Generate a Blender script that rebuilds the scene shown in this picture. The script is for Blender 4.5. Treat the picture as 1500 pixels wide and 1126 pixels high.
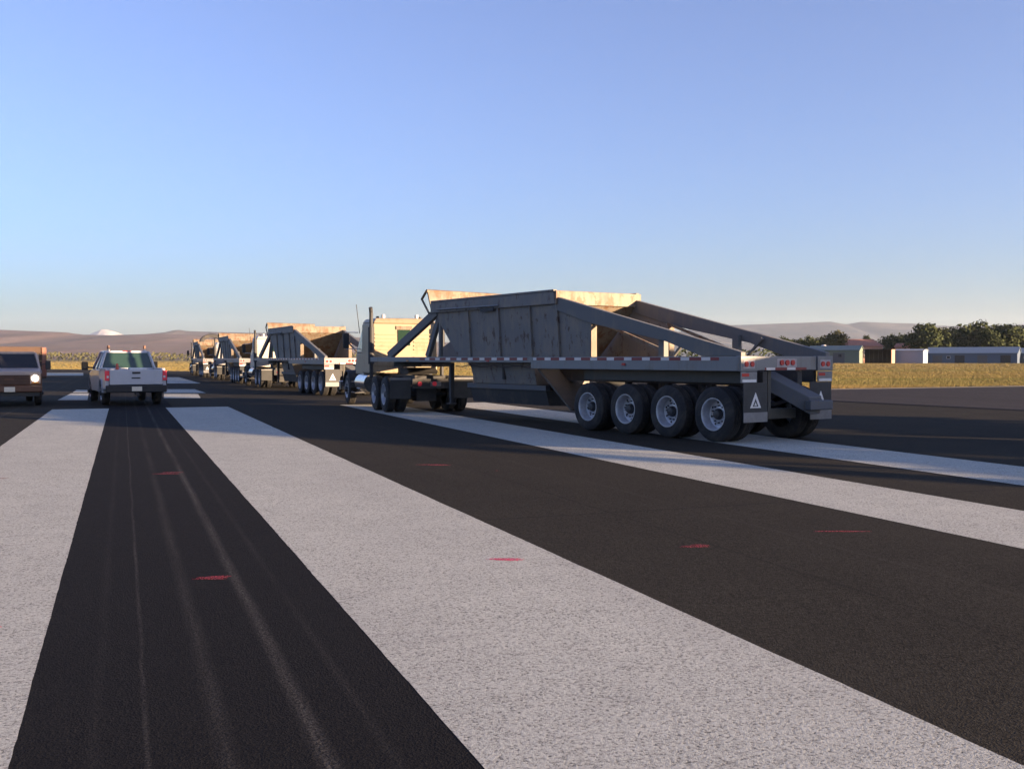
import bpy, bmesh, math, random
import numpy as np
from mathutils import Vector, Matrix, Euler, noise
R = math.radians
random.seed(7)
scene = bpy.context.scene
for _o in list(bpy.data.objects): bpy.data.objects.remove(_o)

# ------------------------------------------------------------------ camera
CAM_H, FPX, PITCH = 1.55, 1500.0, math.atan(37/1500)
cam = bpy.data.cameras.new('camera'); cam.lens = 36; cam.sensor_width = 36; cam.clip_end = 60000; cam.clip_start = .05
camo = bpy.data.objects.new('camera', cam); scene.collection.objects.link(camo)
camo.location = (0, 0, CAM_H); camo.rotation_euler = (math.pi/2 - PITCH, 0, 0); scene.camera = camo
# ------------------------------------------------------------------ light
SUN_EL, SUN_AZ = R(5.4), R(115.0)      # azimuth clockwise from +Y
sunv = Vector((math.sin(SUN_AZ)*math.cos(SUN_EL), math.cos(SUN_AZ)*math.cos(SUN_EL), math.sin(SUN_EL)))
world = bpy.data.worlds.new('World'); scene.world = world; world.use_nodes = True
wn = world.node_tree; wn.nodes.clear()
sky = wn.nodes.new('ShaderNodeTexSky'); sky.sky_type = 'NISHITA'; sky.sun_disc = False
sky.sun_elevation = SUN_EL; sky.sun_rotation = SUN_AZ; sky.altitude = 300
sky.air_density = 1.0; sky.dust_density = 1.4; sky.ozone_density = 5.0
bg = wn.nodes.new('ShaderNodeBackground'); bg.inputs[1].default_value = 0.085
wo = wn.nodes.new('ShaderNodeOutputWorld')
wb = wn.nodes.new('ShaderNodeMix'); wb.data_type = 'RGBA'; wb.blend_type = 'MULTIPLY'; wb.inputs[0].default_value = 1; wb.inputs[7].default_value = (1.02, .94, .98, 1)   # camera white balance
hs = wn.nodes.new('ShaderNodeHueSaturation'); hs.inputs['Saturation'].default_value = .80; hs.inputs['Hue'].default_value = .507
wn.links.new(sky.outputs[0], hs.inputs['Color']); wn.links.new(hs.outputs[0], wb.inputs[6]); wn.links.new(wb.outputs[2], bg.inputs[0]); wn.links.new(bg.outputs[0], wo.inputs[0])
sl = bpy.data.lights.new('sun', 'SUN'); sl.energy = 5.0; sl.angle = R(0.5); sl.color = (1.0, .70, .43)
so = bpy.data.objects.new('sun', sl); scene.collection.objects.link(so)
so.rotation_euler = sunv.to_track_quat('Z', 'Y').to_euler(); so.location = (40, -20, 30)
vs = scene.view_settings; vs.view_transform = 'Standard'; vs.look = 'None'; vs.gamma = 1; vs.use_curve_mapping = False
vs.exposure = 2.4
scene.cycles.volume_bounces = 1

# ------------------------------------------------------------------ materials
def newmat(name):
    m = bpy.data.materials.new(name); m.use_nodes = True
    nt = m.node_tree; nt.nodes.clear()
    o = nt.nodes.new('ShaderNodeOutputMaterial'); p = nt.nodes.new('ShaderNodeBsdfPrincipled')
    nt.links.new(p.outputs[0], o.inputs[0])
    return m, nt, p
class N:      # small node helper
    def __init__(s, nt): s.nt = nt
    def n(s, t, **k):
        x = s.nt.nodes.new(t)
        for a, b in k.items(): setattr(x, a, b)
        return x
    def l(s, a, b): s.nt.links.new(a, b)
    def math(s, op, a, b=None, c=None):
        x = s.n('ShaderNodeMath', operation=op)
        for i, v in enumerate((a, b, c)):
            if v is None: continue
            if isinstance(v, (int, float)): x.inputs[i].default_value = v
            else: s.l(v, x.inputs[i])
        return x.outputs[0]
    def mix(s, f, a, b, bt='MIX'):
        x = s.n('ShaderNodeMix', data_type='RGBA', blend_type=bt)
        for i, v in ((0, f), (6, a), (7, b)):
            if isinstance(v, (int, float)): x.inputs[i].default_value = v
            elif isinstance(v, tuple): x.inputs[i].default_value = v + (1,) if len(v) == 3 else v
            else: s.l(v, x.inputs[i])
        return x.outputs[2]
    def ramp(s, f, stops):
        x = s.n('ShaderNodeValToRGB'); cr = x.color_ramp
        while len(cr.elements) < len(stops): cr.elements.new(.5)
        for e, (p, c) in zip(cr.elements, stops):
            e.position = p; e.color = (c, c, c, 1) if isinstance(c, (int, float)) else tuple(c) + (1,)
        s.l(f, x.inputs[0]); return x.outputs[0]
    def coord(s, scale=(1, 1, 1), out='Object'):
        t = s.n('ShaderNodeTexCoord'); m = s.n('ShaderNodeMapping'); m.inputs['Scale'].default_value = scale
        s.l(t.outputs[out], m.inputs[0]); return m.outputs[0]
    def noise(s, v, sc, det=3, rough=.6):
        x = s.n('ShaderNodeTexNoise'); x.inputs['Scale'].default_value = sc; x.inputs['Detail'].default_value = det
        x.inputs['Roughness'].default_value = rough; s.l(v, x.inputs['Vector']); return x.outputs[0]
    def bump(s, h, st, dist, p):
        x = s.n('ShaderNodeBump'); x.inputs['Strength'].default_value = st; x.inputs['Distance'].default_value = dist
        s.l(h, x.inputs['Height']); s.l(x.outputs[0], p.inputs['Normal'])

def simple(name, col, rough=.6, metal=0, var=.15, sc=6, spec=None, coat=0, bump=0):
    m, nt, p = newmat(name); h = N(nt)
    c = h.coord(); f = h.noise(c, sc, 4)
    dark = tuple(x*(1-var) for x in col); light = tuple(min(1, x*(1+var)) for x in col)
    h.l(h.mix(h.ramp(f, [(.3, 0.), (.7, 1.)]), dark, light), p.inputs['Base Color'])
    p.inputs['Roughness'].default_value = rough; p.inputs['Metallic'].default_value = metal
    if coat: p.inputs['Coat Weight'].default_value = coat
    if name == 'tar': spec = .03
    if spec is not None: p.inputs['Specular IOR Level'].default_value = spec
    if bump: h.bump(h.noise(c, sc*8, 3), bump, .01, p)
    return m

def grime(name, base, dirt, rust, dirtlo=.45, rustlo=.62, metal=0, rough=.65):
    """painted metal with dust patches, vertical run streaks and rust spots"""
    m, nt, p = newmat(name); h = N(nt)
    c = h.coord(); f = h.noise(c, 1.7, 6, .65)
    st = h.noise(h.coord((9, 9, .8)), 1.0, 4, .7)
    a = h.ramp(h.math('ADD', h.math('MULTIPLY', f, .6), h.math('MULTIPLY', st, .4)), [(dirtlo, 0.), (dirtlo+.14, 1.)])
    c1 = h.mix(a, base, dirt)
    r = h.ramp(h.noise(h.coord((1, 1, .6)), 4.5, 8, .75), [(rustlo, 0.), (rustlo+.06, 1.)])
    c2 = h.mix(h.math('MULTIPLY', r, .9), c1, rust)
    h.l(c2, p.inputs['Base Color']); p.inputs['Roughness'].default_value = rough; p.inputs['Metallic'].default_value = metal
    h.bump(f, .25, .01, p)
    return m

def asphalt(name, base, lane=False, tint=(1.15, 1.0, .85)):
    m, nt, p = newmat(name); h = N(nt)
    c = h.coord()
    sp = h.n('ShaderNodeTexVoronoi'); sp.inputs['Scale'].default_value = 75; h.l(c, sp.inputs['Vector'])
    grain = h.noise(c, 120, 2, .6); mid = h.noise(c, 1.2, 5, .6); big = h.noise(h.coord((.5, .06, 1)), 1.0, 4)
    b = tuple(base*t for t in tint)
    c1 = h.mix(h.ramp(grain, [(.35, 0.), (.68, 1.)]), tuple(x*.55 for x in b), tuple(x*1.6 for x in b))
    spec = h.math('GREATER_THAN', h.n_last if False else sp.outputs['Color'], .84) if False else None
    sepc = h.n('ShaderNodeSeparateColor'); h.l(sp.outputs['Color'], sepc.inputs[0])
    peb = h.math('MULTIPLY', h.math('GREATER_THAN', sepc.outputs[0], .9), h.math('LESS_THAN', sp.outputs['Distance'], .45))
    c1 = h.mix(h.math('MULTIPLY', peb, .55), c1, tuple(x*5 for x in b))
    c1 = h.mix(.75, c1, h.mix(sepc.outputs[1], tuple(x*.30 for x in b), tuple(x*1.75 for x in b)))
    c1 = h.mix(h.ramp(mid, [(.3, .0), (.75, .35)]), c1, tuple(x*.55 for x in b))
    c1 = h.mix(h.ramp(big, [(.4, .0), (.7, .3)]), c1, tuple(x*1.5 for x in b))
    if lane:
        s = h.n('ShaderNodeSeparateXYZ'); h.l(c, s.inputs[0]); X = s.outputs[0]
        wob = h.math('MULTIPLY', h.math('SUBTRACT', h.noise(h.coord((.3, .35, 1)), 1, 3), .5), .05)
        Xw = h.math('ADD', X, wob)
        # darker sealed lane between the two nearest stripes
        dk = h.math('MULTIPLY', h.math('GREATER_THAN', X, -.6), h.math('LESS_THAN', X, 1.5))
        c1 = h.mix(h.math('MULTIPLY', dk, .72), c1, (.0075, .0080, .0105))
        brk = h.ramp(h.noise(h.coord((3, .22, 1)), 1.5, 6, .75), [(.34, .12), (.62, 1.)])
        speck = h.ramp(h.noise(c, 55, 2), [(.42, 0.), (.58, 1.)])
        for x0, w, k in ((.08, .016, .42), (.37, .06, .24), (.73, .055, .55), (.98, .04, .14), (-.12, .04, .10), (-3.1, .06, .4), (-3.9, .1, .3), (4.6, .03, -.6), (5.5, .05, .12)):
            d = h.math('ABSOLUTE', h.math('SUBTRACT', Xw, x0))
            g = h.math('MAXIMUM', h.math('SUBTRACT', 1.0, h.math('DIVIDE', d, w)), 0)
            g = h.math('MULTIPLY', h.math('MULTIPLY', g, brk), abs(k))
            if k > 0: g = h.math('MULTIPLY', g, h.math('ADD', h.math('MULTIPLY', speck, .85), .15))
            c1 = h.mix(g, c1, (.15, .14, .125) if k > 0 else (.012, .011, .011))
        # transverse paver joints, a hairline across the runway
        Y = s.outputs[1]
        for y0 in (9.3, 17.6, 24.0):
            d = h.math('ABSOLUTE', h.math('SUBTRACT', h.math('ADD', Y, wob), y0))
            g = h.math('MULTIPLY', h.math('LESS_THAN', d, .03), .35)
            c1 = h.mix(g, c1, (.012, .012, .013))
    h.l(c1, p.inputs['Base Color']); p.inputs['Roughness'].default_value = .95; p.inputs['Specular IOR Level'].default_value = .06
    hh = h.math('ADD', h.math('MULTIPLY', sp.outputs['Distance'], .5), grain)
    h.bump(hh, .6, .006, p)
    return m

def stripepaint():
    m, nt, p = newmat('stripe_paint'); h = N(nt)
    c = h.coord()
    g1 = h.noise(c, 60, 3, .65); g2 = h.noise(c, 150, 2, .6); mid = h.noise(c, 2.0, 5, .6); lo = h.noise(h.coord((.8, .25, 1)), 1.1, 4)
    vo = h.n('ShaderNodeTexVoronoi'); vo.inputs['Scale'].default_value = 62; h.l(c, vo.inputs['Vector'])
    sc0 = h.n('ShaderNodeSeparateColor'); h.l(vo.outputs['Color'], sc0.inputs[0])
    v2 = h.n('ShaderNodeTexVoronoi'); v2.inputs['Scale'].default_value = 115; h.l(c, v2.inputs['Vector'])
    sc2 = h.n('ShaderNodeSeparateColor'); h.l(v2.outputs['Color'], sc2.inputs[0])
    k = h.math('ADD', h.math('MULTIPLY', g1, .46), h.math('MULTIPLY', g2, .26))
    k = h.math('ADD', k, h.math('ADD', h.math('MULTIPLY', sc0.outputs[0], .16), h.math('MULTIPLY', sc2.outputs[1], .12)))
    k = h.math('ADD', k, h.math('MULTIPLY', h.math('SUBTRACT', mid, .5), .10))
    c1 = h.mix(h.ramp(k, [(.33, 0.), (.455, .66), (.60, 1.)]), (.055, .055, .055), (.55, .555, .485))
    c1 = h.mix(h.ramp(h.noise(h.coord((1, 1, 1)), 33, 2), [(.55, 0.), (.72, .35)]), c1, (.52, .47, .39))
    c1 = h.mix(h.ramp(lo, [(.35, .22), (.65, .0)]), c1, (.28, .275, .25))
    # faint tyre scuffs running across
    sc = h.ramp(h.noise(h.coord((.25, 5, 1)), 1.6, 4), [(.60, 0.), (.70, .25)])
    c1 = h.mix(sc, c1, (.22, .205, .19))
    h.l(c1, p.inputs['Base Color']); p.inputs['Roughness'].default_value = .9; p.inputs['Specular IOR Level'].default_value = .06
    h.bump(k, .55, .008, p)
    return m

def tape():
    m, nt, p = newmat('reflective_tape'); h = N(nt)
    s = h.n('ShaderNodeSeparateXYZ'); h.l(h.coord(), s.inputs[0])
    u = h.math('ADD', s.outputs[0], s.outputs[1])
    f = h.math('FRACT', h.math('DIVIDE', u, .56))
    red = h.math('GREATER_THAN', f, .42)
    h.l(h.mix(red, (.62, .58, .55), (.17, .015, .02)), p.inputs['Base Color']); p.inputs['Roughness'].default_value = .35
    return m

def grassmat():
    m, nt, p = newmat('dry_grass'); h = N(nt)
    g = h.coord((.012, .10, 1)); f = h.noise(g, 1.0, 4, .6); q = h.noise(h.coord(), 1.5, 3)
    c = h.mix(h.ramp(f, [(.42, 0.), (.58, 1.)]), (.215, .155, .060), (.135, .135, .046))
    c = h.mix(h.ramp(q, [(.35, .5), (.65, 0.)]), c, (.25, .185, .085))
    h.l(c, p.inputs['Base Color']); p.inputs['Roughness'].default_value = .9; p.inputs['Specular IOR Level'].default_value = .1
    return m

def leafmat(name, a, b):
    m, nt, p = newmat(name); h = N(nt)
    oi = h.n('ShaderNodeObjectInfo')
    f = h.noise(h.coord(), .9, 3)
    c = h.mix(h.ramp(f, [(.35, 0.), (.65, 1.)]), a, b)
    c = h.mix(h.math('MULTIPLY', oi.outputs['Random'], .35), c, tuple(x*1.4 for x in b))
    h.l(c, p.inputs['Base Color']); p.inputs['Roughness'].default_value = .8; p.inputs['Specular IOR Level'].default_value = .15
    return m

def hillmat(name, a, b, cdark):
    m, nt, p = newmat(name); h = N(nt)
    f = h.noise(h.coord((.0016, .0016, .004)), 1.0, 6, .6); g = h.noise(h.coord((.006, .006, .02)), 1.0, 5, .6)
    c = h.mix(h.ramp(f, [(.4, 0.), (.6, 1.)]), a, b)
    c = h.mix(h.ramp(g, [(.5, 0.), (.68, .6)]), c, cdark)
    h.l(c, p.inputs['Base Color']); p.inputs['Roughness'].default_value = 1; p.inputs['Specular IOR Level'].default_value = 0
    return m

def glassmat(name, tint=(.03, .05, .045), rough=.06, alpha=1):
    m, nt, p = newmat(name)
    p.inputs['Base Color'].default_value = tint + (1,); p.inputs['Roughness'].default_value = rough
    p.inputs['Specular IOR Level'].default_value = .7
    return m

def emit(name, col, st):
    m, nt, p = newmat(name)
    p.inputs['Base Color'].default_value = col + (1,); p.inputs['Emission Color'].default_value = col + (1,); p.inputs['Emission Strength'].default_value = st
    return m

M = dict(
    asphalt=asphalt('asphalt', .028, True, (1.15, 1.04, .82)), shoulder=asphalt('shoulder_asphalt', .044, False, (1.1, 1, .98)), stripe=stripepaint(),
    joint=simple('tar', (.012, .011, .012), .8), tape=tape(),
    hopper=grime('hopper_steel', (.16, .153, .145), (.21, .185, .15), (.075, .045, .03), .46, .56),
    inside=grime('dusty_sheet', (.20, .165, .12), (.13, .095, .065), (.13, .06, .025), .43, .52),
    beam=grime('girder_paint', (.12, .122, .12), (.17, .15, .125), (.08, .05, .03), .5, .66),
    rail=grime('aluminium_rail', (.18, .185, .19), (.15, .14, .125), (.10, .08, .06), .52, .70, .25, .45),
    dark=grime('chassis_black', (.030, .030, .032), (.075, .065, .05), (.09, .05, .03), .52, .66),
    olive=grime('fender_olive', (.045, .045, .038), (.07, .06, .045), (.09, .06, .04), .5, .68),
    gate=grime('gate_steel', (.085, .09, .10), (.10, .09, .075), (.10, .06, .04), .5, .63),
    rubber=grime('rubber', (.016, .016, .017), (.045, .040, .034), (.03, .027, .022), .47, .6, 0, .85), flap=simple('mud_flap_rubber', (.022, .024, .026), .6, 0, .3, 5),
    rim=simple('rim_alloy', (.48, .49, .52), .35, .4, .18, 12), hub=simple('hub_black', (.03, .03, .032), .5),
    steel=simple('galvanised', (.17, .172, .175), .5, .2, .15, 7), chrome=simple('chrome', (.6, .6, .6), .18, .9, .05),
    red=simple('red_lens', (.42, .02, .02), .3, 0, .1), amber=simple('amber_lens', (.6, .22, .03), .3),
    redlit=emit('tail_lamp_lens', (.55, .03, .05), .03), redpanel=simple('reflector_white', (.34, .30, .30), .4),
    white=simple('white_vinyl', (.62, .62, .60), .5, 0, .08), lamp=emit('headlight_lit', (1, .90, .68), 2.2), clear=simple('clear_lens', (.5, .5, .48), .25),
    cream=grime('cream_cab_paint', (.30, .24, .155), (.22, .16, .09), (.20, .11, .05), .52, .66, 0, .45),
    whitecab=grime('white_cab_paint', (.42, .40, .36), (.34, .29, .23), (.4, .3, .2), .56, .72, 0, .4),
    greycab=grime('grey_cab_paint', (.30, .31, .33), (.30, .27, .22), (.2, .14, .09), .54, .7, 0, .4),
    silver=simple('pickup_paint', (.42, .43, .46), .35, .0, .05, 3, None, .5), blackplastic=simple('black_plastic', (.02, .02, .022), .55),
    glass=glassmat('glass', (.02, .02, .022)), glassgreen=glassmat('green_tinted_glass', (.018, .04, .03), .10), maroon=simple('maroon_seat', (.16, .06, .09), .8),
    brownpaint=grime('brown_truck_paint', (.11, .045, .022), (.14, .075, .04), (.12, .07, .04), .5, .66, 0, .5),
    sunlit_tan=grime('hood_sunlit_tan', (.38, .30, .26), (.30, .23, .18), (.3, .2, .14), .54, .7, 0, .4),  # sunlit paleness of hood and cab painted into this colour
    redboard=grime('red_board', (.20, .075, .055), (.24, .13, .09), (.12, .06, .04), .5, .66), darkboard=simple('dark_brown_board', (.07, .04, .028), .8),
    plate=simple('plate_white', (.70, .62, .48), .5, 0, .1, 30), orange=simple('cone_orange', (.55, .10, .05), .6),
    bark=simple('bark', (.10, .075, .055), .9), leaf=leafmat('tree_leaves', (.020, .030, .012), (.042, .052, .018)), leaf2=leafmat('tree_leaves_olive', (.045, .048, .02), (.075, .07, .028)),
    grass=grassmat(), verge=simple('dry_verge', (.20, .155, .085), .95, 0, .3, 2), spray=None,
)
def spraymat(name, col):
    m, nt, p = newmat(name); h = N(nt)
    tr = h.n('ShaderNodeBsdfTransparent'); mx = h.n('ShaderNodeMixShader')
    f = h.ramp(h.noise(h.coord(), 60, 4, .8), [(.42, 0.), (.58, .9)])
    p.inputs['Base Color'].default_value = col + (1,); p.inputs['Roughness'].default_value = .8
    h.l(f, mx.inputs[0]); h.l(tr.outputs[0], mx.inputs[1]); h.l(p.outputs[0], mx.inputs[2])
    out = [n for n in nt.nodes if n.type == 'OUTPUT_MATERIAL'][0]; h.l(mx.outputs[0], out.inputs[0])
    return m
M['pink'] = spraymat('pink_marking_spray', (.80, .05, .16)); M['redspray'] = spraymat('red_marking_spray', (.32, .022, .032))

# ------------------------------------------------------------------ builders
COL = scene.collection
class MB:
    def __init__(s): s.v = []; s.f = []
    def add(s, vs, fs):
        b = len(s.v); s.v += [tuple(v) for v in vs]; s.f += [tuple(i+b for i in f) for f in fs]; return s
    def box(s, x0, x1, y0, y1, z0, z1):
        vs = [(x, y, z) for z in (z0, z1) for y in (y0, y1) for x in (x0, x1)]
        return s.add(vs, [(0, 2, 3, 1), (4, 5, 7, 6), (0, 1, 5, 4), (2, 6, 7, 3), (0, 4, 6, 2), (1, 3, 7, 5)])
    def hexa(s, b, t):      # bottom 4 and top 4 points in ring order
        return s.add(list(b)+list(t), [(3, 2, 1, 0), (4, 5, 6, 7), (0, 1, 5, 4), (1, 2, 6, 5), (2, 3, 7, 6), (3, 0, 4, 7)])
    def prism(s, poly, x0, x1):     # polygon in (y,z) extruded along x
        n = len(poly)
        if sum(poly[i][0]*poly[(i+1) % n][1]-poly[(i+1) % n][0]*poly[i][1] for i in range(n)) < 0: poly = poly[::-1]
        vs = [(x0, y, z) for y, z in poly]+[(x1, y, z) for y, z in poly]
        fs = [tuple(range(n))[::-1], tuple(range(n, 2*n))]+[(i, (i+1) % n, n+(i+1) % n, n+i) for i in range(n)]
        return s.add(vs, fs)
    def prismY(s, poly, y0, y1):    # polygon in (x,z) extruded along y
        n = len(poly)
        if sum(poly[i][0]*poly[(i+1) % n][1]-poly[(i+1) % n][0]*poly[i][1] for i in range(n)) < 0: poly = poly[::-1]
        vs = [(x, y0, z) for x, z in poly]+[(x, y1, z) for x, z in poly]
        fs = [tuple(range(n)), tuple(range(n, 2*n))[::-1]]+[((i+1) % n, i, n+i, n+(i+1) % n) for i in range(n)]
        return s.add(vs, fs)
    def beam(s, p0, p1, w, h=None, up=(0, 0, 1)):
        h = h or w; p0, p1 = Vector(p0), Vector(p1); d = (p1-p0).normalized()
        sd = d.cross(Vector(up)); sd = sd.normalized() if sd.length > 1e-4 else Vector((1, 0, 0)); u = sd.cross(d).normalized()
        c = [(-1, -1), (1, -1), (1, 1), (-1, 1)]
        vs = [p+sd*a*w/2+u*b*h/2 for p in (p0, p1) for a, b in c]
        return s.add(vs, [(0, 1, 2, 3), (7, 6, 5, 4), (0, 4, 5, 1), (1, 5, 6, 2), (2, 6, 7, 3), (3, 7, 4, 0)])
    def tube(s, p0, p1, r, r1=None, n=10):
        r1 = r if r1 is None else r1; p0, p1 = Vector(p0), Vector(p1); d = (p1-p0).normalized()
        a = d.orthogonal().normalized(); b = d.cross(a)
        vs = [p+(a*math.cos(2*math.pi*i/n)+b*math.sin(2*math.pi*i/n))*q for p, q in ((p0, r), (p1, r1)) for i in range(n)]
        return s.add(vs, [(i, (i+1) % n, n+(i+1) % n, n+i) for i in range(n)]+[tuple(range(n))[::-1], tuple(range(n, 2*n))])
    def lathe(s, prof, c=(0, 0, 0), n=28, sx=1):     # profile (x, r) about the x axis
        k = len(prof); vs = []
        for i in range(n):
            a = 2*math.pi*i/n
            vs += [(c[0]+sx*x, c[1]+r*math.cos(a), c[2]+r*math.sin(a)) for x, r in prof]
        fs = [(i*k+j, i*k+j+1, ((i+1) % n)*k+j+1, ((i+1) % n)*k+j) for i in range(n) for j in range(k-1)]
        return s.add(vs, fs)
    def build(s, name, mat, parent=None, smooth=False, bevel=0, loc=None, warp=None):
        me = bpy.data.meshes.new(name); vs = s.v
        if warp: vs = [warp(*v) for v in vs]
        me.from_pydata(vs, [], s.f); me.validate()
        bm = bmesh.new(); bm.from_mesh(me); bmesh.ops.recalc_face_normals(bm, faces=bm.faces); bm.to_mesh(me); bm.free()
        o = bpy.data.objects.new(name, me); COL.objects.link(o); me.materials.append(M[mat] if isinstance(mat, str) else mat)
        if parent: o.parent = parent
        if loc: o.location = loc
        if smooth: me.shade_smooth(); me.set_sharp_from_angle(angle=R(38))
        if bevel:
            b = o.modifiers.new('bevel', 'BEVEL'); b.width = bevel; b.segments = 2; b.limit_method = 'ANGLE'; b.angle_limit = R(35)
            me.shade_smooth(); b.harden_normals = True
            me.set_sharp_from_angle(angle=R(38))
        return o
def tag(o, label=None, cat=None, group=None, kind=None):
    for k, v in (('label', label), ('category', cat), ('group', group), ('kind', kind)):
        if v: o[k] = v
    return o
def empty(name, loc=(0, 0, 0), rz=0, parent=None):
    o = bpy.data.objects.new(name, None); COL.objects.link(o); o.location = loc; o.rotation_euler = (0, 0, rz); o.empty_display_size = .3
    if parent: o.parent = parent
    return o
def copy_tree(o, parent=None):
    c = o.copy(); COL.objects.link(c); c.parent = parent
    for ch in [x for x in o.children]: copy_tree(ch, c)
    return c
def q3(a, b, c, d, u, v):
    a, b, c, d = map(Vector, (a, b, c, d))
    return (a*(1-u)+b*u)*(1-v)+(d*(1-u)+c*u)*v
def pane(mb, quad, u0, u1, v0, v1, off=.006, th=.012):   # thin slab lying on a quad (a,b bottom; c,d top)
    P = [q3(*quad, u, v) for u, v in ((u0, v0), (u1, v0), (u1, v1), (u0, v1))]
    n = (P[1]-P[0]).cross(P[3]-P[0]).normalized()
    return mb.hexa([p+n*(off-th) for p in P], [p+n*off for p in P])
def ray(x, y):
    u = (x-750)/FPX; v = -(y-563)/FPX
    return Vector((u, math.cos(PITCH)+v*math.sin(PITCH), -math.sin(PITCH)+v*math.cos(PITCH)))
def ground(x, y):
    d = ray(x, y); t = -CAM_H/d.z; return (d.x*t, d.y*t)
def zat(y, dist):       # height of the picture row y at a depth of dist metres
    d = ray(750, y); return CAM_H+d.z/d.y*dist
def xat(x, dist): return (x-750)/FPX*dist

# ------------------------------------------------------------------ ground, pavement
RW = math.atan(570/1500)        # runway heading, to the left of the view axis
def to_rw(X, Y): return (X*math.cos(RW)+Y*math.sin(RW), -X*math.sin(RW)+Y*math.cos(RW))
def from_rw(a, t): return (a*math.cos(RW)-t*math.sin(RW), a*math.sin(RW)+t*math.cos(RW))
def sheet(name, pts, z, mat, rw=True, kind='structure', th=0):
    P = [to_rw(*p) for p in pts] if rw else pts
    me = bpy.data.meshes.new(name); me.from_pydata([(a, t, 0) for a, t in P], [], [tuple(range(len(P)))])
    bm = bmesh.new(); bm.from_mesh(me); bmesh.ops.recalc_face_normals(bm, faces=bm.faces)
    for f in bm.faces:
        if f.normal.z < 0: f.normal_flip()
    bm.to_mesh(me); bm.free()
    o = bpy.data.objects.new(name, me); COL.objects.link(o); me.materials.append(M[mat] if isinstance(mat, str) else mat)
    o.location.z = z
    if rw: o.rotation_euler.z = RW
    tag(o, kind=kind); return o
sheet('ground', [(-15500, -3000), (15500, -3000), (15500, 15500), (-15500, 15500)], -.03, 'grass', False)
EDGE = [(-300, 262), (-67.2, 155), (-5.5, 97), (16.3, 52.2), (29, 58.1), (60, 68), (220, 110)]
sheet('runway_pavement', EDGE+[(220, -80), (-300, -80)], 0, 'asphalt')
ver = MB()
for i in range(len(EDGE)-1):
    a, b = EDGE[i], EDGE[i+1]
    ver.add([(a[0], a[1], -.012), (b[0], b[1], -.012), (b[0], b[1]+1.6, -.012), (a[0], a[1]+1.9, -.012)], [(0, 1, 2, 3)])
tag(ver.build('verge', 'verge'), kind='structure')
sheet('shoulder_pavement', [(-3.3, 66.3), (16.2, 51.9), (29.05, 57.8), (60, 67.5), (210, 106), (210, -70), (64.6, -65)], .002, 'shoulder')
sheet('pavement_joint', [(3, 55.5), (9.0, 42.8), (15.25, 30.7), (40, -17.5), (40.5, -17.3), (15.75, 30.95), (9.5, 43.1), (3.5, 55.8)], .008, 'joint')
for a0, a1, n in ((-2.05, -.42, 1), (1.27, 3.2, 1), (6.88, 8.6, 1), (10.3, 12.1, 1)):
    if not n: continue
    # hand painted outline: edges waver by a centimetre
    L = []
    for sgn, a in ((1, a0), (-1, a1)):
        ts = np.arange(-11, 34.7, .1); ts = ts if sgn > 0 else ts[::-1]
        L += [(a+.005*noise.noise((a*3, float(t)*1.3, 0))+.004*noise.noise((a*7, float(t)*9, 0)), float(t)) for t in ts]
    me = bpy.data.meshes.new('runway_stripe'); me.from_pydata([(a, t, 0) for a, t in L], [], [tuple(range(len(L)))])
    o = bpy.data.objects.new('runway_stripe', me); COL.objects.link(o); me.materials.append(M['stripe'])
    o.location.z = .001 if a0 < 9.5 else .005; o.rotation_euler.z = RW; tag(o, kind='structure')
    if me.polygons[0].normal.z < 0: me.flip_normals()
for q in (((84, 586), (128, 586), (130, 576), (104, 576)), ((106, 575), (128, 575), (128, 571), (112, 571)), ((66, 550), (122, 550), (122, 546), (66, 546)),
          ((240, 583), (294, 583), (290, 577), (240, 577)), ((240, 575.5), (302, 575.5), (285, 570), (240, 570)), ((245, 561.5), (294, 561.5), (262, 552.5), (245, 552.5))):
    sheet('runway_marking', [ground(*p) for p in q], .003, 'stripe')

# ------------------------------------------------------------------ spray marks
def spray(px, py, w, d, mat, n, seed):
    rnd = random.Random(seed); mb = MB(); X, Y = ground(px, py)
    for k in range(n):      # a few overlapping wavering strokes
        y0 = rnd.uniform(-d, d); x0 = rnd.uniform(-w, 0); x1 = rnd.uniform(0, w); hw = rnd.uniform(.25, .6)*d; sl = rnd.uniform(-.06, .06)
        m = 12; up = []; dn = []
        for i in range(m+1):
            x = x0+(x1-x0)*i/m; e = math.sin(math.pi*(i+.15)/(m+.3))**.6
            y = y0+sl*(x-x0)+.012*noise.noise((x*9, k, seed))
            up.append((x, y+hw*e*(1+.4*noise.noise((x*20, k, 1))), .0001*k)); dn.append((x, y-hw*e*(1+.4*noise.noise((x*20, k, 5))), .0001*k))
        mb.add(up+dn[::-1], [(i, i+1, 2*m-i, 2*m+1-i) for i in range(m)])
    o = mb.build('spray_mark', mat, loc=(X, Y, .003)); tag(o, kind='structure')
for a in ((740, 819, .16, .045, 'pink', 7, 1), (318, 846, .17, .05, 'redspray', 7, 2), (246, 693, .22, .10, 'redspray', 4, 3), (1018, 800, .16, .06, 'redspray', 4, 4),
          (1240, 779, .3, .04, 'redspray', 4, 5), (635, 681, .35, .10, 'redspray', 4, 6), (3, 700, .2, .06, 'redspray', 3, 7), (725, 689, .3, .05, 'redspray', 2, 8), (2, 918, .05, .02, 'pink', 2, 9), (905, 655, .25, .05, 'redspray', 2, 10)):
    spray(*a)

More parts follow.
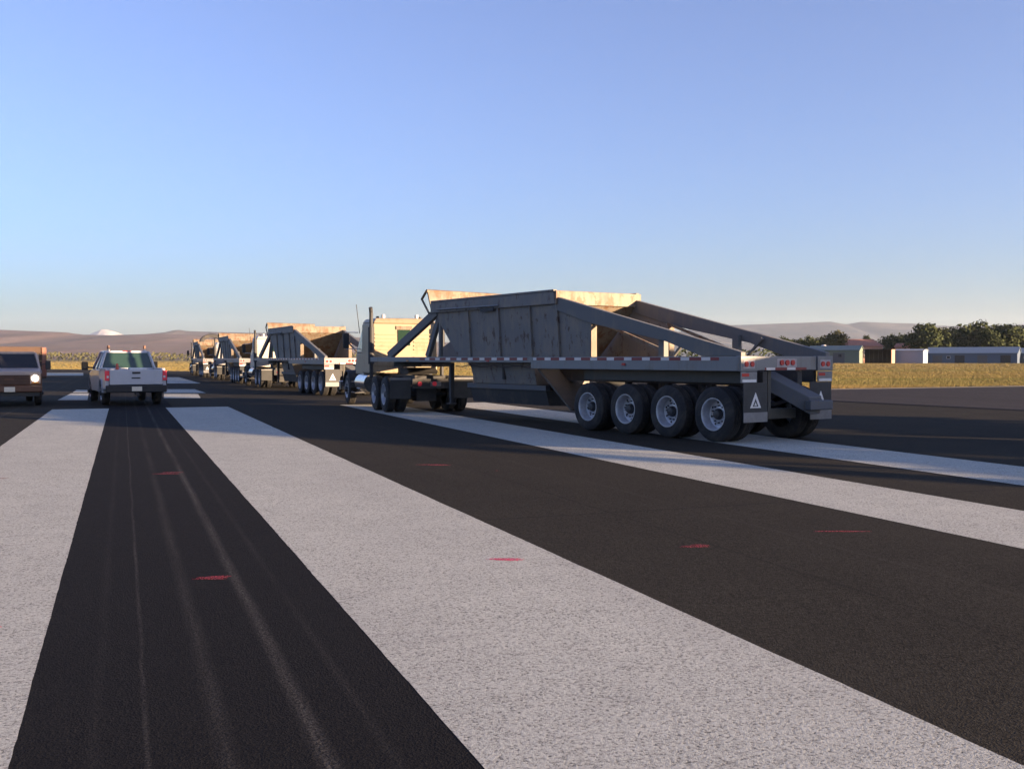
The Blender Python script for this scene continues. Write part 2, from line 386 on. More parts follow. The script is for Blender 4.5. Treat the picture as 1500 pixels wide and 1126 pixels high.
# ------------------------------------------------------------------ hills
def hill(name, dist, px, depth, mat, amp, seed, wn=260, step=None, back=None):
    xs = np.linspace(px[0][0], px[-1][0], wn); ys = np.interp(xs, [p[0] for p in px], [p[1] for p in px])
    rows = 40; vs = []; back = back or depth*.6
    for j in range(rows+1):
        w = j/rows
        if w < .7: u = w/.7; D = dist-depth*(1-u); prof = u**1.25
        else: u = (w-.7)/.3; D = dist+back*u; prof = 1-.9*u
        for i, x in enumerate(xs):
            X = xat(x, dist); top = max(zat(ys[i], dist), 1)
            n1 = noise.fractal((X/depth*2.2+seed, D/depth*1.3, seed), 1, 2, 6)
            n2 = abs(noise.noise((X/depth*5+seed, D/depth*1.1, 3.1)))
            z = top*prof*(1-amp*.45*(1-prof)*n2*3)+top*amp*n1*(prof*(1-prof)*3+.025)
            vs.append((X+depth*.08*n1, D, max(z, -1) if j else -1))
    fs = [(j*wn+i, j*wn+i+1, (j+1)*wn+i+1, (j+1)*wn+i) for j in range(rows) for i in range(wn-1)]
    o = MB().add(vs, fs).build(name, mat, smooth=True); tag(o, kind='structure'); return o
pinkhill = hillmat('pink_hills', (.135, .092, .08), (.17, .12, .105), (.07, .06, .05))
greyhill = hillmat('grey_hills', (.09, .08, .075), (.14, .105, .095), (.045, .05, .05))
mesa = hillmat('hazy_mesa_rock', (.055, .065, .085), (.10, .095, .10), (.03, .04, .055))  # blue of the distant haze put into the rock colours
snow = hillmat('snow', (.50, .46, .43), (.44, .40, .38), (.25, .22, .22))
hill('hill', 6500, [(-700, 500), (-400, 478), (-150, 470), (-60, 478), (0, 482), (60, 485), (100, 487), (125, 490), (160, 491), (215, 489), (300, 492), (420, 500), (560, 515)], 3300, pinkhill, .45, 1.3)
hill('hill', 8200, [(90, 500), (150, 497), (190, 491), (225, 488), (262, 484), (285, 483), (300, 484), (350, 486.5), (400, 487.5), (470, 491), (560, 496), (700, 505), (800, 520)], 3000, greyhill, .4, 7.7)
hill('hill', 9800, [(700, 512), (860, 500), (960, 490), (1010, 484), (1045, 478.5), (1060, 476.5), (1110, 475.5), (1180, 472.5), (1212, 471), (1236, 475), (1256, 471.5), (1300, 472.5), (1334, 474), (1345, 477), (1420, 478), (1500, 475), (1700, 470), (2000, 480), (2300, 500)], 3000, mesa, .35, 4.2)
hill('mountain', 14200, [(60, 520), (110, 500), (132, 490), (146, 485), (154, 482.5), (163, 482.3), (172, 484.5), (190, 491), (215, 500), (260, 515)], 1700, snow, .2, 2.2, 120, back=700)

# ------------------------------------------------------------------ field grass (stuff)
def edge_y(x):
    return np.interp(x, [e[0] for e in EDGE], [e[1] for e in EDGE])
def grass():
    rng = np.random.default_rng(5); n = 280000
    v = rng.uniform(2.6, 45, n)**1.0; Y = CAM_H*FPX/v
    X = (rng.uniform(-.72, .72, n))*Y
    keep = Y > edge_y(X)+1.5+.8*rng.random(n)
    # the corner between the two pavement edges
    X, Y = X[keep], Y[keep]; n = len(X)
    sc = np.clip(Y/150, .3, 3.5)
    vs = []; fs = []
    k = 3
    ang = rng.uniform(0, np.pi, (n, k)); w = (.034*sc)[:, None]*rng.uniform(.6, 1.5, (n, k)); h = rng.uniform(.025, .085, (n, k))*(1+.5*np.clip(sc[:, None]-1, 0, 1))
    ox = rng.normal(0, .10, (n, k))*sc[:, None]; oy = rng.normal(0, .10, (n, k))*sc[:, None]
    lean = rng.normal(0, .06, (n, k, 2))
    bx = X[:, None]+ox; by = Y[:, None]+oy; dx = np.cos(ang)*w; dy = np.sin(ang)*w
    V = np.empty((n, k, 3, 3), np.float32)
    V[..., 0, 0] = bx-dx; V[..., 0, 1] = by-dy; V[..., 0, 2] = -.03
    V[..., 1, 0] = bx+dx; V[..., 1, 1] = by+dy; V[..., 1, 2] = -.03
    V[..., 2, 0] = bx+lean[..., 0]; V[..., 2, 1] = by+lean[..., 1]; V[..., 2, 2] = h
    me = bpy.data.meshes.new('grass'); V = V.reshape(-1, 3); nv = len(V)
    me.vertices.add(nv); me.vertices.foreach_set('co', V.ravel()); me.loops.add(nv); me.loops.foreach_set('vertex_index', np.arange(nv, dtype=np.int32))
    me.polygons.add(nv//3); me.polygons.foreach_set('loop_start', np.arange(0, nv, 3, dtype=np.int32)); me.update(calc_edges=True)
    o = bpy.data.objects.new('grass', me); COL.objects.link(o); me.materials.append(M['grass'])
    tag(o, 'golden dry grass covering the airfield beyond the pavement', 'grass', kind='stuff')
grass()

# ------------------------------------------------------------------ wheels
def wheel(parent, x, y, r=.52, w=.27, side=-1, dual=True, rimr=.30, rimmat='rim', dish=.13, n=32):
    """wheel end: x is the outer face plane, side -1 = left"""
    e = empty('wheel', (x, y, r), 0, parent); e.rotation_euler.x = (x*3.1+y*2.3) % 6.28
    def tyre(cx):
        h = w/2; a = r*.90; b = r*.6
        prof = [(-h*.8, rimr), (-h, b), (-h*1.02, r*.80), (-h*.9, a+.01), (-h*.74, r*.985), (-h*.5, r), (-h*.44, r), (-h*.42, r-.014), (-h*.36, r-.014), (-h*.34, r), (-h*.05, r), (-h*.04, r-.014), (h*.04, r-.014), (h*.05, r), (h*.34, r), (h*.36, r-.014), (h*.42, r-.014), (h*.44, r), (h*.5, r), (h*.74, r*.985), (h*.9, a+.01), (h*1.02, r*.80), (h, b), (h*.8, rimr)]
        return MB().lathe(prof, (cx, 0, 0), n)
    tyre(-side*w/2).build('tyre', 'rubber', e, True)
    if dual: tyre(-side*(w*1.5+.07)).build('tyre', 'rubber', e, True)
    s = -side   # inward
    prof = [(.02, rimr+.012), (.0, rimr+.008), (.0, rimr-.006), (.03, rimr-.02), (dish, rimr-.035), (dish+.015, rimr-.06), (dish+.01, rimr*.62), (dish-.01, rimr*.48), (dish-.012, rimr*.40), (dish-.012, 0)]
    MB().lathe(prof, (0, 0, 0), n, s).build('rim', rimmat, e, True)
    h = MB().lathe([(dish-.02, rimr*.36), (dish-.06, rimr*.34), (dish-.10, rimr*.26), (dish-.115, .0)], (0, 0, 0), 16, s)
    for i in range(10):
        a = 2*math.pi*i/10; h.tube((s*(dish-.045), math.cos(a)*rimr*.54, math.sin(a)*rimr*.54), (s*(dish+.01), math.cos(a)*rimr*.54, math.sin(a)*rimr*.54), rimr*.045, n=6)
    ho = h
    for i in range(8):
        a = 2*math.pi*(i+.5)/8; c = Vector((s*(dish+.006), math.cos(a)*rimr*.75, math.sin(a)*rimr*.75)); ho.tube(c, c+Vector((s*.012, 0, 0)), rimr*.075, n=8)  # dark discs stand in for the open hand holes of the rim
    h.build('hub', 'hub', e, True)
    return e

# ------------------------------------------------------------------ belly dump trailer (origin: ground under the rear centre, +y is forward)
def make_trailer():
    t = empty('belly_dump_trailer')
    HW = 1.275
    # hopper shell ------------------------------------------------
    zt, zl = 3.08, 2.80
    for sx in (-1, 1):
        m = MB()
        top, bot = 1.19, 1.10
        poly = [(4.42, 1.50), (4.42, 2.30), (5.75, 2.84), (11.2, 2.84), (10.95, 2.5), (10.0, 1.50)]
        vi = [(sx*(bot+(top-bot)*(z-1.5)/1.34), y, z) for y, z in poly]; vo = [(x-sx*.03, y, z) for x, y, z in vi]; n = len(poly)
        m.add(vi+vo, [tuple(range(n)), tuple(range(n, 2*n))[::-1]]+[(i, (i+1) % n, n+(i+1) % n, n+i) for i in range(n)])
        sp = m.build('hopper_side', 'hopper', t)
        for y, zb, zz in ((9.45, 1.52, 2.80), (8.05, 1.52, 2.80), (6.7, 1.52, 2.80), (5.62, 1.52, 2.78)):
            rb = MB().hexa([(sx*(bot+.005), y-.03, zb), (sx*(bot+.055), y-.03, zb), (sx*(bot+.055), y+.03, zb), (sx*(bot+.005), y+.03, zb)],
                    [(sx*(top+.0), y-.03, zz), (sx*(top+.045), y-.03, zz), (sx*(top+.045), y+.03, zz), (sx*(top+.0), y+.03, zz)])
            rb.build('stiffener', 'hopper', sp)
        # edge post of the rear gusset, bright where its flat faces aft
        MB().box(min(sx*1.06, sx*1.21), max(sx*1.06, sx*1.21), 4.36, 4.415, 1.55, 2.34).build('gusset_post', 'inside', t)
    lip = MB()
    for sx in (-1, 1):
        lip.hexa([(sx*1.20, 5.64, zl), (sx*1.262, 5.64, zl), (sx*1.262, 11.32, zl), (sx*1.20, 11.32, zl)], [(sx*1.20, 5.64, zt), (sx*1.262, 5.64, zt+.0), (sx*1.262, 11.32, zt), (sx*1.20, 11.32, zt)])
        lip.box(min(sx*1.18, sx*1.275), max(sx*1.18, sx*1.275), 5.66, 11.30, zt+.002, zt+.05)
    lip.build('hopper_lip', 'hopper', t, bevel=.008)
    MB().box(-1.262, 1.262, 5.57, 5.635, 2.79, 3.10).build('rear_lip', 'inside', t, bevel=.01)
    MB().hexa([(-1.2, 11.33, 2.80), (1.2, 11.33, 2.80), (1.2, 11.37, 2.80), (-1.2, 11.37, 2.80)], [(-1.24, 11.50, 3.40), (1.24, 11.50, 3.36), (1.24, 11.56, 3.36), (-1.24, 11.56, 3.40)]).build('front_hood', 'inside', t)
    hb = MB().tube((-1.26, 11.54, 3.41), (1.26, 11.54, 3.37), .05); hb.tube((-1.26, 11.54, 3.41), (-1.26, 11.8, 3.2), .035); hb.tube((-1.26, 11.8, 3.2), (-1.26, 11.4, 2.8), .03)
    hb.build('hood_bar', 'inside', t, True)
    # sloped end sheets and the chute
    e = MB(); e.hexa([(-.95, 7.0, 1.38), (.95, 7.0, 1.38), (.95, 7.04, 1.36), (-.95, 7.04, 1.36)], [(-1.15, 5.64, 2.79), (1.15, 5.64, 2.79), (1.15, 5.70, 2.79), (-1.15, 5.70, 2.79)]); e.build('rear_slope_sheet', 'inside', t)
    e = MB(); e.hexa([(-.95, 9.76, 1.38), (.95, 9.76, 1.38), (.95, 9.8, 1.38), (-.95, 9.8, 1.38)], [(-1.15, 11.28, 2.79), (1.15, 11.28, 2.79), (1.15, 11.33, 2.79), (-1.15, 11.33, 2.79)]); e.build('front_slope_sheet', 'inside', t)
    MB().hexa([(-.8, 6.98, .93), (.8, 6.98, .93), (.8, 9.78, .93), (-.8, 9.78, .93)], [(-.92, 6.95, 1.49), (.92, 6.95, 1.49), (.92, 9.86, 1.49), (-.92, 9.86, 1.49)]).build('chute', 'hopper', t, bevel=.01)
    g = MB(); g.box(-.84, -.70, 6.55, 10.1, .80, .925).box(.70, .84, 6.55, 10.1, .80, .925).build('gate_rail', 'gate', t, bevel=.01)
    g = MB(); g.hexa([(-.70, 6.6, .44), (0, 6.6, .42), (0, 10.0, .42), (-.70, 10.0, .44)], [(-.80, 6.6, .795), (0, 6.6, .795), (0, 10.0, .795), (-.80, 10.0, .795)]); g.build('dump_gate', 'dark', t)
    g = MB(); g.hexa([(.003, 6.6, .42), (.70, 6.6, .44), (.70, 10.0, .44), (.003, 10.0, .42)], [(.003, 6.6, .795), (.80, 6.6, .795), (.80, 10.0, .795), (.003, 10.0, .795)]); g.build('dump_gate', 'dark', t)
    MB().tube((-.86, 8.3, 1.05), (-.86, 8.3, 1.45), .05).build('gate_cylinder', 'dark', t, True)
    # side rails
    for sx in (-1, 1):
        a, b = sorted((sx*1.155, sx*1.275))
        r = MB().box(a, b, .02, 6.55, 1.33, 1.60); rr = r.build('side_rail', 'rail', t, bevel=.012)
        c, d = sorted((sx*1.17, sx*1.27)); MB().box(c, d, 6.553, 15.0, 1.47, 1.61).build('front_side_rail', 'rail', t, bevel=.01)
        p, q = sorted((sx*1.2755, sx*1.2785))
        MB().box(p, q, .5, 6.45, 1.525, 1.585).build('reflective_tape', 'tape', t)
        MB().box(p-.004*(sx > 0)+.004*(sx < 0)*0-.0*sx, q, 6.7, 11.9, 1.525, 1.585).build('reflective_tape', 'tape', t)
        # main truss girder, rear
        a, b = sorted((sx*1.10, sx*1.22))
        MB().prism([(5.80, 3.0), (5.80, 2.70), (4.4, 2.33), (2.0, 1.90), (1.0, 1.603), (.0, 1.603), (.0, 1.68), (.5, 1.80), (4.4, 2.68)], a+sx*.003, b+sx*.003).build('rear_girder', 'beam', t, bevel=.01)
        tb = MB().beam((sx*1.0, 4.35, 2.36), (sx*1.0, 2.35, 1.74), .05, .06); tb.build('brace', 'inside', t)
        MB().box(min(sx*.98, sx*1.10), max(sx*.98, sx*1.10), 2.18, 2.34, 1.6, 2.05).build('rear_post', 'beam', t)
        MB().beam((sx*1.04, 1.95, 1.62), (sx*1.04, 1.55, 1.98), .05).build('brace', 'beam', t)
        # front struts
        MB().beam((sx*1.16, 11.1, 2.84), (sx*1.16, 13.95, 1.64), .12, .24).build('front_strut', 'beam', t, bevel=.01)
        MB().beam((sx*1.10, 11.06, 2.75), (sx*1.10, 11.75, 1.62), .10, .16).build('front_strut', 'beam', t)
        MB().beam((sx*1.13, 10.98, 2.75), (sx*1.13, 10.98, 1.62), .09).build('front_post', 'beam', t)
        # wheel fairing behind the rail and the guard ahead of the axles
        a, b = sorted((sx*.94, sx*1.02)); MB().box(a, b, .15, 4.85, 1.10, 1.45).build('fender', 'olive', t, bevel=.01)
        a, b = sorted((sx*.30, sx*1.12)); g = MB(); g.hexa([(a, 5.18, .42), (b, 5.18, .42), (b, 5.22, .40), (a, 5.22, .40)], [(a, 6.45, 1.33), (b, 6.45, 1.33), (b, 6.50, 1.31), (a, 6.50, 1.31)]); g.build('stone_guard', 'olive', t)
        # chassis longeron, springs
        a, b = sorted((sx*.42, sx*.54)); MB().box(a, b, .1, 6.6, 1.05, 1.32).build('chassis_rail', 'dark', t)
        for k in range(4):
            y = .70+1.26*k; s_ = MB().prism([(y-.5, .78), (y, .62), (y+.5, .78), (y+.5, .84), (y, .70), (y-.5, .84)], a, b); s_.box(a, b, y-.55, y-.45, .84, 1.05)
            s_.build('leaf_spring', 'dark', t)
        # landing gear
        l = MB().box(sx*.8-.055, sx*.8+.055, 10.92, 11.02, .50, 1.46).box(sx*.8-.04, sx*.8+.04, 10.93, 11.01, .36, .50).box(sx*.8-.11, sx*.8+.11, 10.87, 11.07, .33, .36)
        l.build('landing_leg', 'dark', t)
        # mud flap with triangle emblem
        cx = sx*.90
        f = MB().box(cx-.31, cx+.31, -.055, -.04, .40, 1.12); fo = f.build('mud_flap', 'flap', t)
        MB().box(cx-.31, cx+.31, -.064, -.056, .40, .58).build('flap_weight', 'steel', fo)
        def tri(cz, hw, hh, y, c=cx): return [(c-hw, y, cz), (c+hw, y, cz), (c, y, cz+hh)]
        tr = MB(); A, B = tri(.66, .145, .29, -.058), tri(.685, .075, .15, -.058)
        tr.add(A+B, [(0, 1, 4, 3), (1, 2, 5, 4), (2, 0, 3, 5)]); tr.add(tri(.70, .035, .07, -.0585, cx-.0), [(0, 1, 2)]); tr.build('emblem', 'white', fo)
        # corner lamp boxes
        bx = MB().box(sx*1.05-.21, sx*1.05+.225, -.035, .10, 1.33, 1.61); lb = bx.build('lamp_box', 'steel', t, bevel=.01)
        MB().box(sx*1.05-.20, sx*1.05+.215, -.03, -.01, 1.125, 1.32).build('lower_panel', 'steel', t)
        MB().box(sx*1.05-.17, sx*1.05+.19, -.036, -.031, 1.13, 1.18).build('white_strip', 'white', t)
        tp = MB().box(sx*1.05-.18, sx*1.05-.0, -.0365, -.031, 1.235, 1.29); tp.build('reflector', 'red', t)
        for k in (-1, 1):
            MB().tube((sx*1.05+k*.075, -.037, 1.46), (sx*1.05+k*.075, -.055, 1.46), .05, n=14).build('tail_light', 'red', lb, True)
        MB().box(sx*1.05-.15, sx*1.05+.15, -.0385, -.0355, 1.38, 1.54).build('lamp_backing', 'redpanel', lb)
    # rear cross member
    MB().box(-.835, .835, .0, .12, 1.345, 1.605).build('rear_crossmember', 'rail', t, bevel=.01)
    MB().box(-.27, .27, -.004, -.0005, 1.40, 1.56).build('lamp_backing', 'redpanel', t)
    for k in (-1, 0, 1): MB().tube((k*.15, -.005, 1.485), (k*.15, -.025, 1.485), .052, n=14).build('clearance_light', 'red', t, True)
    MB().box(-.6, .55, -.003, -.0005, 1.348, 1.395).build('reflective_tape', 'tape', t)
    # pusher arm: big boxed drawbar hanging under the tail
    MB().hexa([(-.32, .35, 1.02), (.02, .35, 1.02), (.62, -.28, .52), (.34, -.28, .50)], [(-.38, .35, 1.33), (.05, .35, 1.33), (.66, -.28, .86), (.30, -.28, .84)]).build('push_arm', 'gate', t, bevel=.02)
    MB().box(.20, .84, -.40, -.26, .60, .78).build('push_bar', 'gate', t, bevel=.02)
    MB().box(-.28, .5, .2, .35, .42, .62).build('tow_frame', 'olive', t, bevel=.02)
    MB().box(.52, .60, .16, .24, .9, 1.34).build('hanger_post', 'inside', t)
    MB().box(-.40, -.32, .1, .2, .5, 1.34).build('hanger_post', 'olive', t)
    # side markers, air lines, placards, hopper seams
    for sx in (-1, 1):
        for y in (3.2, 8.4, 12.6): MB().box(min(sx*1.277, sx*1.298), max(sx*1.277, sx*1.298), y-.05, y+.05, 1.42 if y < 6 else 1.49, 1.47 if y < 6 else 1.52).build('side_marker', 'red' if y < 9 else 'amber', t)
        P = [Vector((sx*1.06, 6.4+.3*k, 1.40-.05*math.sin(k*.9)**2)) for k in range(14)]; ho = MB()
        for a, b in zip(P, P[1:]): ho.tube(a, b, .012, n=6)
        ho.build('air_line', 'blackplastic', t, True)
    MB().box(-1.282, -1.262, 8.15, 8.75, 2.74, 2.83).build('lip_patch', 'dark', t)
    MB().tube((-1.30, 7.9, 2.86), (-1.30, 10.9, 2.88), .022).build('tarp_crank_rod', 'steel', t, True)
    # cross members, front deck, axles
    for y in (1.2, 2.25, 3.4, 4.5, 6.45): MB().box(-1.15, 1.15, y, y+.1, 1.34, 1.46).build('cross_member', 'dark', t)
    for y in (10.4, 11.1, 12.2): MB().box(-1.165, 1.165, y, y+.1, 1.475, 1.58).build('cross_member', 'dark', t)
    MB().box(-1.16, 1.16, 13.0, 15.0, 1.50, 1.604).build('front_deck', 'rail', t)
    MB().prism([(11.2, 1.606), (13.9, 1.606), (13.7, 1.88), (12.9, 2.16), (11.4, 2.30)], .45, .52).build('gooseneck_web', 'beam', t)  # web raised beyond its real height to shade the pickup's tailgate
    MB().box(-.5, .5, 13.2, 14.95, 1.33, 1.497).build('upper_coupler', 'dark', t)
    for k in range(4): MB().tube((-1.0, .70+1.26*k, .52), (1.0, .70+1.26*k, .52), .07).build('axle', 'dark', t, True)
    MB().tube((-.2, 2.9, 1.2), (-.2, 4.1, 1.2), .14).build('air_tank', 'dark', t, True)
    for k in range(4):
        for sx in (-1, 1): wheel(t, sx*1.225, .70+1.26*k, side=sx, dish=.18)
    return t
trailer = make_trailer()

# ------------------------------------------------------------------ truck tractor (origin: ground under the rear centre)
def make_tractor(cabmat):
    t = empty('truck_tractor')
    for sx in (-1, 1):
        a, b = sorted((sx*.38, sx*.46)); MB().box(a, b, .1, 8.0, .82, 1.08).build('chassis_rail', 'dark', t)
        cx = sx*.93
        MB().box(cx-.30, cx+.30, -.10, -.085, .42, 1.0).build('mud_flap', 'flap', t)
        MB().box(cx-.31, cx+.31, -.108, -.08, .955, 1.02).build('flap_bracket', 'steel', t)
        for y in (.80, 2.14): wheel(t, sx*1.22, y, side=sx)
        wheel(t, sx*1.18, 6.65, side=sx, dual=False, dish=.03)
        # quarter fender, steps, fuel tank
        MB().tube((sx*.92, 3.6, .78), (sx*.92, 5.1, .78), .30, n=20).build('fuel_tank', 'chrome', t, True)
        st = MB().box(min(sx*.86, sx*1.2), max(sx*.86, sx*1.2), 5.13, 5.75, .42, .47).box(min(sx*.86, sx*1.2), max(sx*.86, sx*1.2), 5.13, 5.75, .78, .82).box(min(sx*.84, sx*.88), max(sx*.84, sx*.88), 5.12, 5.76, .4, 1.05)
        st.build('cab_step', 'chrome', t)
        arc = [(6.65+.66*math.cos(a), .52+.66*math.sin(a)) for a in np.linspace(0.15, math.pi-.1, 12)]; arc2 = [(6.65+.62*math.cos(a), .52+.62*math.sin(a)) for a in np.linspace(math.pi-.1, .15, 12)]
        MB().prism(arc+arc2, *sorted((sx*.78, sx*1.2))).build('front_fender', 'dark', t, True)
        # exhaust stack, left and right
        ex = MB().tube((sx*1.14, 2.84, .95), (sx*1.14, 2.84, 1.4), .06).tube((sx*1.14, 2.84, 1.4), (sx*1.14, 2.84, 2.55), .10).tube((sx*1.14, 2.84, 2.55), (sx*1.14, 2.84, 3.0), .06).tube((sx*1.14, 2.84, 3.0), (sx*1.17, 2.77, 3.15), .06)
        ex.build('exhaust_stack', 'dark', t, True)
        mi = MB().box(min(sx*1.30, sx*1.50), max(sx*1.30, sx*1.50), 5.58, 5.68, 1.92, 2.42); mi.build('mirror', 'blackplastic', t, bevel=.02)
        MB().tube((sx*.98, 5.62, 2.45), (sx*1.42, 5.63, 2.45), .015).tube((sx*.98, 5.62, 1.9), (sx*1.42, 5.63, 1.9), .015).build('mirror_arm', 'chrome', t, True)
        MB().tube((sx*.55, 3.75, 2.86), (sx*.55, 3.75, 2.98), .06).build('beacon', 'clear', t, True)
        MB().tube((sx*.70, 3.9, 2.86), (sx*.70, 3.9, 2.93), .05).build('beacon', 'dark', t, True)
        MB().box(min(sx*.72, sx*.98), max(sx*.72, sx*.98), 7.93, 8.02, .92, 1.14).build('headlight', 'clear', t)
    MB().tube((-1.08, 4.9, 2.4), (-1.20, 4.85, 3.35), .012).build('antenna', 'dark', t, True)
    # sleeper with ribbed back
    sl_ = MB().hexa([(-1.06, 3.05, 1.10), (1.06, 3.05, 1.10), (1.06, 4.72, 1.10), (-1.06, 4.72, 1.10)], [(-1.04, 3.06, 2.68), (1.04, 3.06, 2.68), (1.04, 4.72, 2.72), (-1.04, 4.72, 2.72)])
    sl_.hexa([(-1.04, 3.06, 2.683), (1.04, 3.06, 2.683), (1.04, 4.72, 2.723), (-1.04, 4.72, 2.723)], [(-.92, 3.20, 2.85), (.92, 3.20, 2.85), (.92, 4.72, 2.86), (-.92, 4.72, 2.86)])
    sb = sl_.build('sleeper', cabmat, t, bevel=.05)
    rb = MB()
    for z in (1.35, 1.6, 1.84, 1.96, 2.08, 2.20, 2.32): rb.box(-.98, -.28, 3.025, 3.052, z, z+.03).box(.28, .98, 3.025, 3.052, z, z+.03)
    rb.build('rib', cabmat, sb)
    MB().box(-.24, .16, 3.035, 3.052, 1.98, 2.48).build('rear_window', 'glassgreen', sb)
    MB().box(-.30, .22, 3.03, 3.051, 2.49, 2.60).build('vent', 'inside', sb)
    MB().box(-.12, .26, 2.92, 3.03, 1.12, 1.55).build('tool_box', 'dark', t, bevel=.02)
    b4 = [(-1.0, 4.73, 1.05), (1.0, 4.73, 1.05), (1.0, 6.0, 1.05), (-1.0, 6.0, 1.05)]; m4 = [(-1.0, 4.73, 1.75), (1.0, 4.73, 1.75), (.98, 6.0, 1.75), (-.98, 6.0, 1.75)]; t4 = [(-.92, 4.73, 2.60), (.92, 4.73, 2.60), (.86, 5.55, 2.56), (-.86, 5.55, 2.56)]
    cb = MB().hexa(b4, m4).add([(x, y, z+.002) for x, y, z in m4]+t4, [(3, 2, 1, 0), (4, 5, 6, 7), (0, 1, 5, 4), (1, 2, 6, 5), (2, 3, 7, 6), (3, 0, 4, 7)]).build('cab', cabmat, t, bevel=.03)
    w = MB(); pane(w, (m4[3], m4[0], t4[0], t4[3]), .12, .82, .08, .85); w.build('side_window', 'glass', cb)
    w = MB(); pane(w, (m4[1], m4[2], t4[2], t4[1]), .18, .88, .08, .85); w.build('side_window', 'glass', cb)
    w = MB(); pane(w, (m4[2], m4[3], t4[3], t4[2]), .06, .94, .1, .88); w.build('windscreen', 'glass', cb)
    MB().hexa([(-.78, 6.0, .95), (.78, 6.0, .95), (.68, 7.9, .95), (-.68, 7.9, .95)], [(-.80, 6.0, 1.82), (.80, 6.0, 1.82), (.60, 7.9, 1.58), (-.60, 7.9, 1.58)]).build('hood', cabmat, t, bevel=.06)
    MB().box(-.52, .52, 7.905, 7.95, .98, 1.52).build('grille', 'chrome', t, bevel=.01)
    MB().box(-1.18, 1.18, 8.0, 8.16, .45, .78).build('bumper', 'chrome', t, bevel=.03)
    # fifth wheel, axles, rear cross member with lamps
    MB().prism([(1.0, 1.10), (1.9, 1.10), (1.95, 1.28), (1.15, 1.30), (.85, 1.18)], -.45, .45).build('fifth_wheel', 'dark', t)
    for y in (.1, 1.4, 3.0): MB().box(-.375, .375, y, y+.1, .84, 1.06).build('cross_member', 'dark', t)
    lp = MB().box(-.55, .55, .0, .095, .70, .98); lb = lp.build('lamp_bar', 'dark', t)
    for k in (-1, 1): MB().tube((k*.22-.12, -.005, .84), (k*.22-.12, -.03, .84), .065, n=14).build('tail_light', 'redlit', lb, True)
    MB().box(-.02, .30, -.012, -.002, .77, .90).build('licence_plate', 'steel', lb)
    for y in (.80, 2.14, 6.65):
        ax = MB().tube((-1.0, y, .52), (1.0, y, .52), .08)
        if y < 6: ax.box(-.3, .3, y-.3, y+.3, .32, .72)
        ax.build('axle', 'dark', t, True)
    MB().box(-.35, .35, 5.2, 7.6, .45, .93).build('engine', 'dark', t, bevel=.05)
    MB().tube((-.3, 3.1, 1.5), (-.1, 2.3, 1.25), .02).build('air_hose', 'dark', t, True)
    MB().tube((.0, 3.1, 1.5), (.1, 2.2, 1.3), .02).build('air_hose', 'dark', t, True)
    return t
tractor_cream = make_tractor('cream')
def recolour(root, frm, to):
    for o in [root]+list(root.children_recursive):
        if o.type == 'MESH' and o.data.materials and o.data.materials[0] == M[frm]:
            o.data = o.data.copy(); o.data.materials[0] = M[to]
    return root
TG = 'belly dump trailers queued in a row'; CG = 'truck tractors pulling the belly dump trailers'
def place_pair(rear, th, th2, tr, tc, tl, cl, king=14.4):
    th, th2 = R(th), R(th2)
    tr.location = (rear[0], rear[1], 0); tr.rotation_euler.z = th
    kx, ky = rear[0]-king*math.sin(th), rear[1]+king*math.cos(th)
    tc.location = (kx+1.62*math.sin(th2), ky-1.62*math.cos(th2), 0); tc.rotation_euler.z = th2
    tag(tr, tl, 'trailer', TG); tag(tc, cl, 'truck', CG)
tr2, tr3, tr4, tr0 = [copy_tree(trailer) for _ in range(4)]
tc2, tc3, tc4, tc0 = [copy_tree(tractor_cream) for _ in range(4)]
recolour(tc2, 'cream', 'whitecab'); recolour(tc3, 'cream', 'greycab'); recolour(tc4, 'cream', 'whitecab')
place_pair((5.157, 19.213), 34, 20, trailer, tractor_cream, 'nearest dusty grey belly dump trailer with four axles and triangle mud flaps', 'truck tractor with cream ribbed sleeper cab, coupled to the nearest trailer')
place_pair((-6.75, 43.5), 25, 22, tr2, tc2, 'second belly dump trailer, its sunlit tail seen left of the cream cab', 'white truck tractor in front of the second belly dump trailer')
place_pair((-15.9, 64.5), 22, 21, tr3, tc3, 'third belly dump trailer, its lit tail between the second and fourth trucks', 'grey truck tractor pulling the third belly dump trailer')
place_pair((-24.8, 86.5), 21, 20, tr4, tc4, 'farthest belly dump trailer, with a dark round tarp hoop on top', 'farthest truck tractor, at the head of the row left of the hills')
place_pair((23.4, 5.3), 23, 23, tr0, tc0, 'belly dump trailer waiting off to the right behind the nearest trailer', 'cream truck tractor waiting off to the right of the nearest trailer')
hoop = MB()
for y in (5.8, 6.2):
    P = [(1.0*math.cos(a), y, 3.1+.62*math.sin(a)) for a in np.linspace(0, math.pi, 15)]
    for a, b in zip(P, P[1:]): hoop.tube(a, b, .10, n=8)
P = [(1.0*math.cos(a), 3.1+.64*math.sin(a)) for a in np.linspace(0, math.pi, 15)]; P2 = [(.70*math.cos(a), 3.1+.40*math.sin(a)) for a in np.linspace(math.pi, 0, 15)]
hoop.prismY(P+P2, 5.7, 6.4)
hoop.build('tarp_hoop', 'dark', tr4, True)

